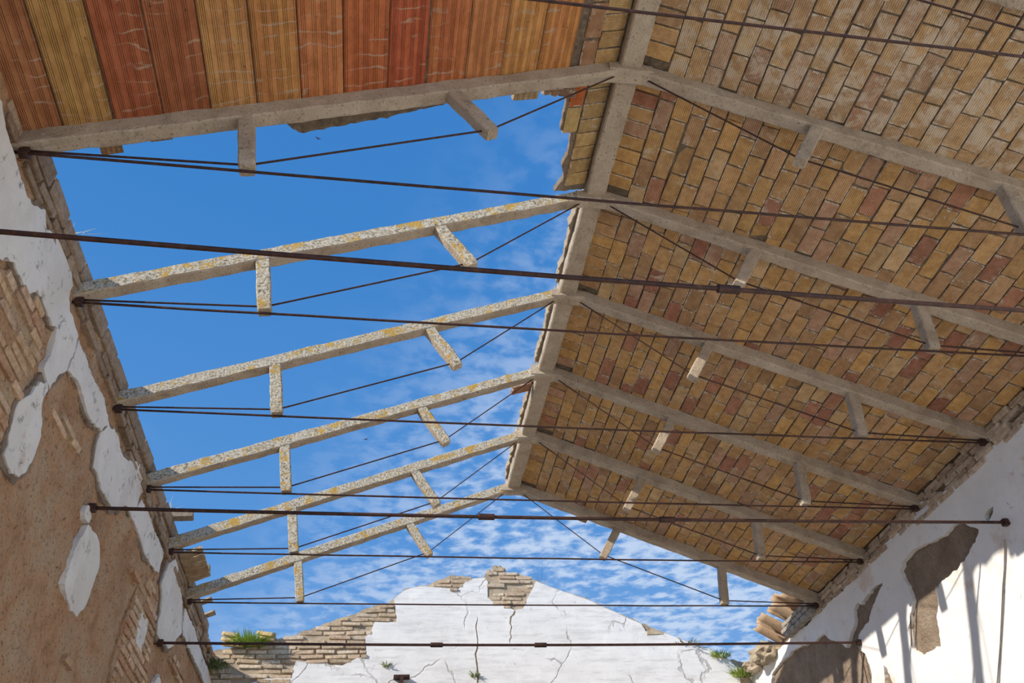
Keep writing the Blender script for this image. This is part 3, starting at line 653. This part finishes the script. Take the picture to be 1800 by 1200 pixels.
# ------------------------------------------------------------------ left slope: ceramic planks in the near bay, brick strip at the ridge
PLK = []
for q in range(4):
    PLK.append(brick_mesh('ceramic_plank', 0.325 * S, 1.0 * S, 0.045, 0.0012, 130 + q, M['plank']))
PC = [(0.435, 0.182, 0.085), (0.536, 0.301, 0.111), (0.450, 0.140, 0.068), (0.420, 0.147, 0.072), (0.609, 0.308, 0.124), (0.580, 0.266, 0.098), (0.609, 0.231, 0.098), (0.566, 0.175, 0.072), (0.522, 0.133, 0.065), (0.580, 0.196, 0.085), (0.609, 0.252, 0.104), (0.667, 0.329, 0.117), (0.638, 0.280, 0.104)]
bl = bed('ceiling', -1, 0.09, 4.85, TY[0] - 0.55, TY[1] + 0.03)
tag(bl, 'near bay of the left slope lined with long grooved red ceramic planks', 'ceiling', kind='structure')
edges = [-4.59, -4.29, -3.99, -3.69, -3.38, -3.07, -2.76, -2.45, -2.12, -1.82, -1.50, -1.19, -0.87, -0.56]
for k in range(13):
    xa, xb = edges[k], edges[k + 1]
    x = (xa + xb) / 2; y0, y1 = TY[0] - 0.50, TY[1] - 0.02
    rot = Matrix.Rotation(-TH, 4, 'Y') @ Matrix.Rotation(RR.uniform(-.006, .006), 4, 'Z')
    put('plank', PLK[k % 4], bl, W(x, (y0 + y1) / 2, dz(x) + RR.uniform(-.006, .006)), rot.to_euler(), ((xb - xa) * 1.077 / 0.334, (y1 - y0), 1), PC[k] + (0.3,))
SPAL = [((0.56, 0.36, 0.15), 3), ((0.58, 0.40, 0.17), 3), ((0.45, 0.25, 0.13), 1), ((0.52, 0.34, 0.15), 2)]
def strip(parent, y0, y1, gone=()):
    y = y0; k = 0
    while y < y1:
        lay(parent, 0.245, y, True, -1, 0.245, 0.25, pal=SPAL, width=0.955); y += 0.158; k += 1
strip(bl, TY[0] - 0.42, TY[1] - 0.02)
for q in range(6): lay(bl, 0.445, TY[0] - 0.35 + q * 0.33, False, -1, 0.32, 0.3, pal=[((0.50, 0.27, 0.13), 2), ((0.42, 0.22, 0.12), 1)])
outl = [(-0.09, TY[1]), (-0.60, TY[1]), (-0.56, TY[1] + .10), (-0.53, TY[1] + .28), (-0.52, TY[1] + .62), (-0.40, TY[1] + .66), (-0.38, TY[1] + .9), (-0.42, TY[1] + 1.05), (-0.36, TY[1] + 1.2), (-0.44, TY[1] + 1.36), (-0.09, TY[1] + 1.40)]
bs = sheet('ceiling', outl, [], lambda u, v, d: (u, v, dz(u) + 0.022 - 0.5 * d), 0.15, M['grit'], None, 0.03, 0.012, 0.08, 0.01, back=True, seed=60.0)
tag(bs, 'narrow broken brick strip left of the ridge beam beside the open sky', 'ceiling', kind='structure')
strip(bs, TY[1] + 0.12, TY[2] - 0.08)
b1 = lay(bs, 0.455, TY[1] + 0.22, False, -1, 0.30, 0.0, pal=[((0.55, 0.17, 0.06), 1)])
b2 = lay(bs, 0.455, TY[1] + 0.51, False, -1, 0.28, 0.2, pal=[((0.58, 0.42, 0.17), 1)])
put('brick_scrap', STR[3], rb, W(-0.25, SCRAP_Y, dz(0.25) - 0.01), (-TH, 0, math.pi / 2 + 0.04), (1.05, 0.85, 1.2), (0.46, 0.24, 0.15, 0.3))
# remains behind the plank bay
sl = sheet('broken_slab', SLAB, [], lambda u, v, d: (u, v, dz(u) + 0.0 - d), 0.09, M['bed'], bl, 0.03, 0.02, 0.08, 0.02, back=True, seed=70.0)
for q, (xc, wd, ln) in enumerate(((-4.05, 0.15, 0.2), (-3.73, 0.155, 0.14))):
    put('plank_end', PLK[q], bl, W(xc, TY[1] + 0.02 + ln / 2, dz(xc) - 0.005), (0, -TH, 0), (wd / 0.325, ln, 1), (0.40, 0.24, 0.13, 0.3))
put('plank_end', PLK[2], bl, W(-0.92, TY[1] + 0.10, dz(0.92) - 0.002), (0, -TH, 0.05), (0.75, 0.24, 1), (0.52, 0.38, 0.24, 0.6))
for q in range(3):
    put('brick', STR[q], bl, W(-0.72 + q * 0.08, TY[1] + 0.12 + 0.03 * q, dz(0.7) + 0.01), (0.3 * q - .2, -TH, 0.6 * q), (0.7, 0.5, 1.2), (0.40, 0.24, 0.15, 0.6))
# eave scraps on the left wall head
for (x, yc, n) in ((-4.36, TY[6] - 0.9, 5),):
    for q in range(n):
        o = lay(wl, 4.36 * 1.077, yc + q * 0.165, True, -1, 0.3, 0.3, pal=[((0.50, 0.36, 0.22), 1), ((0.46, 0.31, 0.18), 1)])

# ------------------------------------------------------------------ thick wall-to-wall tie bars
BL = ['thick dark tie bar crossing the middle of the picture, nearest to the camera', 'thick tie bar with two sleeves crossing in front of the gable sky',
      'lowest thick tie bar with two sleeves crossing the white gable wall']
for k, (yl, yr, zl, zr, cps) in enumerate(((3.43, 3.55, -1.0, -0.98, (0.20,)), (6.68, 6.76, -0.96, -0.85, (-1.016, 0.765)), (9.92, 10.09, -0.91, -0.85, (-1.24, 0.077)))):
    t = empty('tie_bar', W(XL, yl, zl)); tag(t, BL[k], 'tie bar', 'thick wall tie bars')
    P = lambda x: (x, yl + (yr - yl) * (x + 4.5) / 9.02, zl + (zr - zl) * (x + 4.5) / 9.02 - 0.03 * math.sin(math.pi * (x + 4.5) / 9.02))
    rod('bar', [P(-4.58 + 9.18 * q / 40) for q in range(41)], 0.0165, M['rust'], t, 10)
    for c in cps: rod('sleeve', [P(c - .075), P(c - .07), P(c + .07), P(c + .075)], 0.030, M['rust'], t, 10)
    for x in (-4.49, 4.50):
        p = P(x); vs, fs = sweep_data([(p[0] - .03, p[1], p[2]), (p[0] + .03, p[1], p[2])], rect(-.035, .035, -.035, .035, .01), (0, 1, 0), (0, 0, 1))
        make('anchor_plate', vs, fs, M['rust'], t)
# loose cable down the right wall
pts = [(XR - 0.012, y, z) for y, z in ((6.88, -0.98), (6.93, -1.05), (7.07, -1.22), (7.202, -1.356), (7.40, -1.585), (7.597, -1.806), (7.885, -2.116), (8.1, -2.6), (8.15, -4.0), (8.15, -6.7))]
cb = []
for a, b in zip(pts[:-1], pts[1:]): cb += [tuple(lerp(a, b, q / 4)) for q in range(4)]
cb.append(pts[-1])
cv = [(x + 0.004 * nz((y, z, 1), 4), y + 0.012 * nz((y, z, 7), 3), z) for x, y, z in cb]
vs, fs = sweep_data(cv, [(0.006 * math.cos(a * math.pi / 3), 0.006 * math.sin(a * math.pi / 3)) for a in range(6)], (1, 0, 0), (0, .8, .6))
tag(make('cable', vs, fs, M['concrete'], None, True), 'thin grey cable hanging down the sunlit right wall', 'cable')
for (ya, za, yb, zb) in ((8.83, -1.0, 9.02, -1.30), (10.10, -0.86, 10.25, -1.6)):
    vs, fs = sweep_data(line((XR - .02, ya, za), (XR - .02, yb, zb), 8), [(0.007 * math.cos(a * math.pi / 3), 0.007 * math.sin(a * math.pi / 3)) for a in range(6)], (1, 0, 0), (0, 1, 0))
    tag(make('wire', vs, fs, M['rust'], None, True), 'short wire hanging %s' % ('beside the large plaster hole of the right wall' if ya < 9 else 'from the end of the lowest tie bar'), 'wire')

# ------------------------------------------------------------------ tiles, rubble and small fragments on the wall heads
def canal_tile(name, length, r0, r1, seg=10, th=0.016):
    vs, fs = [], []
    for k in range(7):
        x = length * (k / 6 - 0.5); r = r0 + (r1 - r0) * k / 6
        for rr_ in (r, r - th):
            for q in range(seg + 1):
                a = math.pi * (0.06 + 0.88 * q / seg); vs.append((x, rr_ * math.cos(a), rr_ * math.sin(a) * 0.85))
    m = seg + 1
    for k in range(6):
        o, p = k * 2 * m, (k + 1) * 2 * m
        for q in range(seg):
            fs += [(o + q, o + q + 1, p + q + 1, p + q), (o + m + q, p + m + q, p + m + q + 1, o + m + q + 1)]
        for q in (0, seg): fs.append((o + q, p + q, p + m + q, o + m + q))
    for k in (0, 6):
        o = k * 2 * m
        for q in range(seg): fs.append((o + q, o + m + q, o + m + q + 1, o + q + 1))
    me = bpy.data.meshes.new(name); me.from_pydata(vs, [], fs); me.validate()
    bm = bmesh.new(); bm.from_mesh(me); bmesh.ops.recalc_face_normals(bm, faces=bm.faces); bm.to_mesh(me); bm.free()
    me.materials.append(M['tile']); me.polygons.foreach_set('use_smooth', [True] * len(me.polygons))
    return me
CT_ = canal_tile('canal_tile', 0.40, 0.075, 0.095)
NTH = ['topmost', 'second', 'third', 'fourth', 'fifth', 'sixth', 'seventh', 'lowest']
for k in range(8):
    up = k % 2 == 0
    yy = 11.02 + k * 0.195
    lab = '%s clay tile of the broken stack on the right wall beyond the brick roof' % NTH[k]
    o = put('canal_tile', CT_, None, W(4.42 + 0.05 * math.sin(k * 2.1), yy, 0.17 - 0.012 * k + (0.08 if up else 0.10)), (math.pi if not up else 0, TH + 0.1, 0.05 * math.sin(k * 3)), (1, 1.05, 1), (0.56, 0.38, 0.26, 1) if k % 3 else (0.60, 0.44, 0.32, 1))
    tag(o, lab, 'roof tile', 'broken canal tiles on the right wall')
for k, (x, z, ry, rzz, sc, nm) in enumerate(((-4.30, 0.40, 0.10, 0.10, 0.62, 'lowest'), (-4.33, 0.48, 0.14, -0.06, 0.58, 'middle'), (-4.36, 0.565, 0.18, 0.08, 0.50, 'topmost'),
                                     (-3.78, 0.50, 0.22, 0.05, 0.56, 'lower'), (-3.80, 0.575, 0.24, -0.05, 0.54, 'upper'))):
    lab = nm + (' lichen-yellowed tile of the three left of the green weed on the gable corner' if k < 3 else ' lichen-yellowed tile of the two right of the green weed on the gable corner')
    o = put('canal_tile', CT_, None, W(x, GY - 0.02, z), (0.25, ry, rzz), (sc, 0.85, 0.9), (0.66, 0.47, 0.20, 1))
    tag(o, lab, 'roof tile', 'yellowed tiles on the gable corner')
def rock(name, r, seed, mat, sc=(1, 1, 1)):
    bm = bmesh.new(); bmesh.ops.create_icosphere(bm, subdivisions=3, radius=r)
    for v in bm.verts:
        d = 1 + 0.45 * noise.fractal(v.co * (1.9 / r) + Vector((seed, seed * 2, 0)), 0.7, 2, 4)
        v.co = Vector((v.co.x * d * sc[0], v.co.y * d * sc[1], v.co.z * d * sc[2]))
    me = bpy.data.meshes.new(name); bm.to_mesh(me); bm.free(); me.materials.append(mat)
    return me
for k, (x, yy, z, r, sc, lab) in enumerate(((4.45, 12.75, -0.02, 0.22, (1, 1.5, .7), 'pale rubble lump below the tile stack on the right wall head'),
                                      (4.5, 13.25, -0.03, 0.16, (1, 1.4, .7), 'small rubble lump between the tile stack and the gable'),
                                      (0.13, GY + 0.12, 1.86, 0.10, (1, 1, .8), 'loose stone on the very top of the gable'),
                                      (-0.02, GY + 0.12, 1.76, 0.085, (.8, 1, 1.1), 'loose stone leaning left of the gable top'))):
    tag(put('rubble', rock('rubble', r * S, k * 3.3, M['cream'], sc), None, W(x, yy, z), (0, 0, k)), lab, 'rubble', 'rubble on the wall heads')
# hollow-block course on the right wall head past the roof
hb = empty('block_course', W(4.5, 11.2, -0.12)); tag(hb, 'grey course of broken blocks under the tile stack on the right wall', 'masonry')
for r_ in range(3):
    for q in range(5):
        put('block', RB.choice(BLK), hb, W(XR - 0.05, 10.98 + q * 0.2 + (r_ % 2) * 0.07, -0.10 + r_ * 0.075), (0, 0, math.pi / 2), (0.47, 1, 0.47), (0.46, 0.43, 0.38, 1))
for k, (yy, z, lab) in enumerate(((TY[5] - 0.20, 0.30, 'broken tile lying by the foot of the last but one left rafter'), (TY[6] - 0.16, 0.32, 'broken tile lying by the foot of the rearmost left rafter'))):
    put_o = put('tile_fragment', BLK[k], None, W(-4.42, yy, z), (0.05, -0.12, 0.1), (0.9, 1.0, 0.55), (0.42, 0.36, 0.28, 1)); tag(put_o, lab, 'tile fragment', 'fragments on the left wall head')
for k, (yy, z, lab) in enumerate(((11.25, 0.31, 'upper dark curved tile end jutting from the left wall head'), (11.65, 0.30, 'lower dark curved tile end jutting from the left wall head'), (12.05, 0.27, 'dark tile end jutting from the left wall head nearest the gable'))):
    o = put('tile_end', CT_, None, W(-4.50, yy, z), (0, -TH, 0), (0.6, 0.55, 0.6), (0.30, 0.24, 0.17, 1)); tag(o, lab, 'tile fragment', 'dark tile ends on the left wall head')

# ------------------------------------------------------------------ plants
def weed(name, base, n, h, spread, col, label, seed, droop=0.3, wid=0.010, lean=(0, 0, 0)):
    rr = random.Random(seed); vs, fs = [], []
    for k in range(n):
        a = rr.uniform(0, 2 * math.pi); q = spread * math.sqrt(rr.random())
        p = Vector(base) + Vector((q * math.cos(a), 0.35 * q * math.sin(a), rr.uniform(-.03, .03)))
        d = Vector((math.cos(a) * rr.uniform(.1, 1.2), math.sin(a) * 0.8, rr.uniform(.3, 1.1))) + Vector(lean); L = h * rr.uniform(0.45, 1.1)
        sd = Vector((-math.sin(a + rr.uniform(-1, 1)), math.cos(a), 0.2)).normalized() * wid * rr.uniform(.6, 1.3)
        b = len(vs)
        for j in range(4):
            t = j / 3; w = (1 - t) * 0.9 + 0.12
            c = p + d * (L * t) - Vector((0, 0, droop * L * t * t))
            vs += [tuple(c - sd * w), tuple(c + sd * w)]
        for j in range(3): fs.append((b + 2 * j, b + 2 * j + 1, b + 2 * j + 3, b + 2 * j + 2))
    o = make(name, vs, fs, M['leaf'], None, False, col + (1,))
    return tag(o, label, 'plant')
weed('weed', (-4.03, GY - 0.10, 0.42), 700, 0.24, 0.26, (0.30, 0.42, 0.08), 'bushy green weed growing among yellow tiles on the gable corner', 1)
weed('weed', (4.02, GY - 0.06, 0.22), 160, 0.15, 0.16, (0.20, 0.27, 0.06), 'grassy weed on the right shoulder of the gable', 2)
weed('weed', (4.30, GY - 0.10, -0.12), 300, 0.20, 0.15, (0.24, 0.32, 0.07), 'green weed in the corner between gable and right wall', 3)
weed('weed', (3.45, GY + 0.0, 0.45), 70, 0.12, 0.25, (0.16, 0.17, 0.07), 'dark thin weed along the right slope of the gable', 4)
weed('weed', (-4.42, GY - 0.5, -0.05), 260, 0.22, 0.16, (0.14, 0.17, 0.06), 'dull green weed in the corner between left wall and gable', 5, droop=0.9)
weed('weed', (-0.34, GY - 0.02, -0.08), 60, 0.10, 0.07, (0.18, 0.22, 0.09), 'small weed sprouting from the crack in the white gable', 6)
weed('weed', (-1.80, GY - 0.02, 0.10), 40, 0.10, 0.05, (0.20, 0.24, 0.09), 'tiny weed above the rusty bracket on the gable', 7)
weed('weed', (4.55, TY[6] - 0.02, 0.16), 60, 0.10, 0.06, (0.10, 0.15, 0.05), 'dark moss tuft at the right foot of the rearmost truss', 8)
weed('dry_stalk', (-4.46, 4.6, 0.28), 9, 0.20, 0.05, (0.72, 0.70, 0.64), 'pale dry stalk on the left wall head by the ceramic planks', 9, 0.1, 0.005, (0.5, 0, 0))
weed('dry_stalk', (-4.46, TY[5] - 0.45, 0.30), 12, 0.17, 0.06, (0.70, 0.66, 0.56), 'pale dry stalks by the broken tile on the left wall head', 10, 0.1, 0.005, (0.5, 0, 0))
weed('dry_stalk', (0.93, GY + 0.1, 1.60), 16, 0.42, 0.05, (0.10, 0.08, 0.08), 'dark leafless stalks on the right side of the gable top', 11, 0.05, 0.004, (0.1, 0, 0))

# ------------------------------------------------------------------ rusty bracket in the gable, two birds
br = empty('iron_bracket', W(-1.56, GY - 0.05, -0.22)); tag(br, 'short rusty iron beam end set in the gable plaster', 'bracket')
for nm, a0, a1, b0, b1 in (('flange', -.13, .13, 0.09, 0.12), ('web', -.03, .03, -.12, .09)):
    vs, fs = sweep_data([(-1.55, GY - 0.16, -0.21), (-1.55, GY + 0.02, -0.21)], rect(a0, a1, b0, b1, .004), (1, 0, 0), (0, 0, 1))
    make(nm, vs, fs, M['rust'], br)
def bird(p, s, rot, label):
    b = empty('bird', W(*p)); tag(b, label, 'bird')
    bm = bmesh.new(); bmesh.ops.create_uvsphere(bm, u_segments=10, v_segments=6, radius=0.09 * s)
    for v in bm.verts: v.co = Vector((v.co.x * 0.45, v.co.y * 1.5, v.co.z * 0.45))
    me = bpy.data.meshes.new('body'); bm.to_mesh(me); bm.free()
    link('body', me, M['rust'], b, W(*p)).rotation_euler = (0, 0, rot)
    for sg in (-1, 1):
        me = bpy.data.meshes.new('wing')
        v = [(0, .05, .01), (sg * .14, .06, .05), (sg * .30, -.08, .02), (sg * .13, -.02, .045), (0, -.05, .01), (0, .05, 0), (sg * .14, .06, .04), (sg * .30, -.08, .012), (sg * .13, -.02, .035), (0, -.05, 0)]
        me.from_pydata([Vector(q) * s for q in v], [], [(0, 1, 3, 4), (1, 2, 3), (9, 8, 6, 5), (8, 7, 6), (0, 5, 6, 1), (1, 6, 7, 2), (2, 7, 8, 3), (3, 8, 9, 4)])
        link('wing', me, M['rust'], b, W(*p)).rotation_euler = (0, 0, rot)
bird((-6.0, 22.99, 27.8), 0.42, 0.5, 'tiny dark bird high in the blue sky above the lichen-covered rafters')
bird((-3.06, 33.07, 17.79), 0.40, -0.6, 'tiny dark bird low in the sky between the middle rafters')
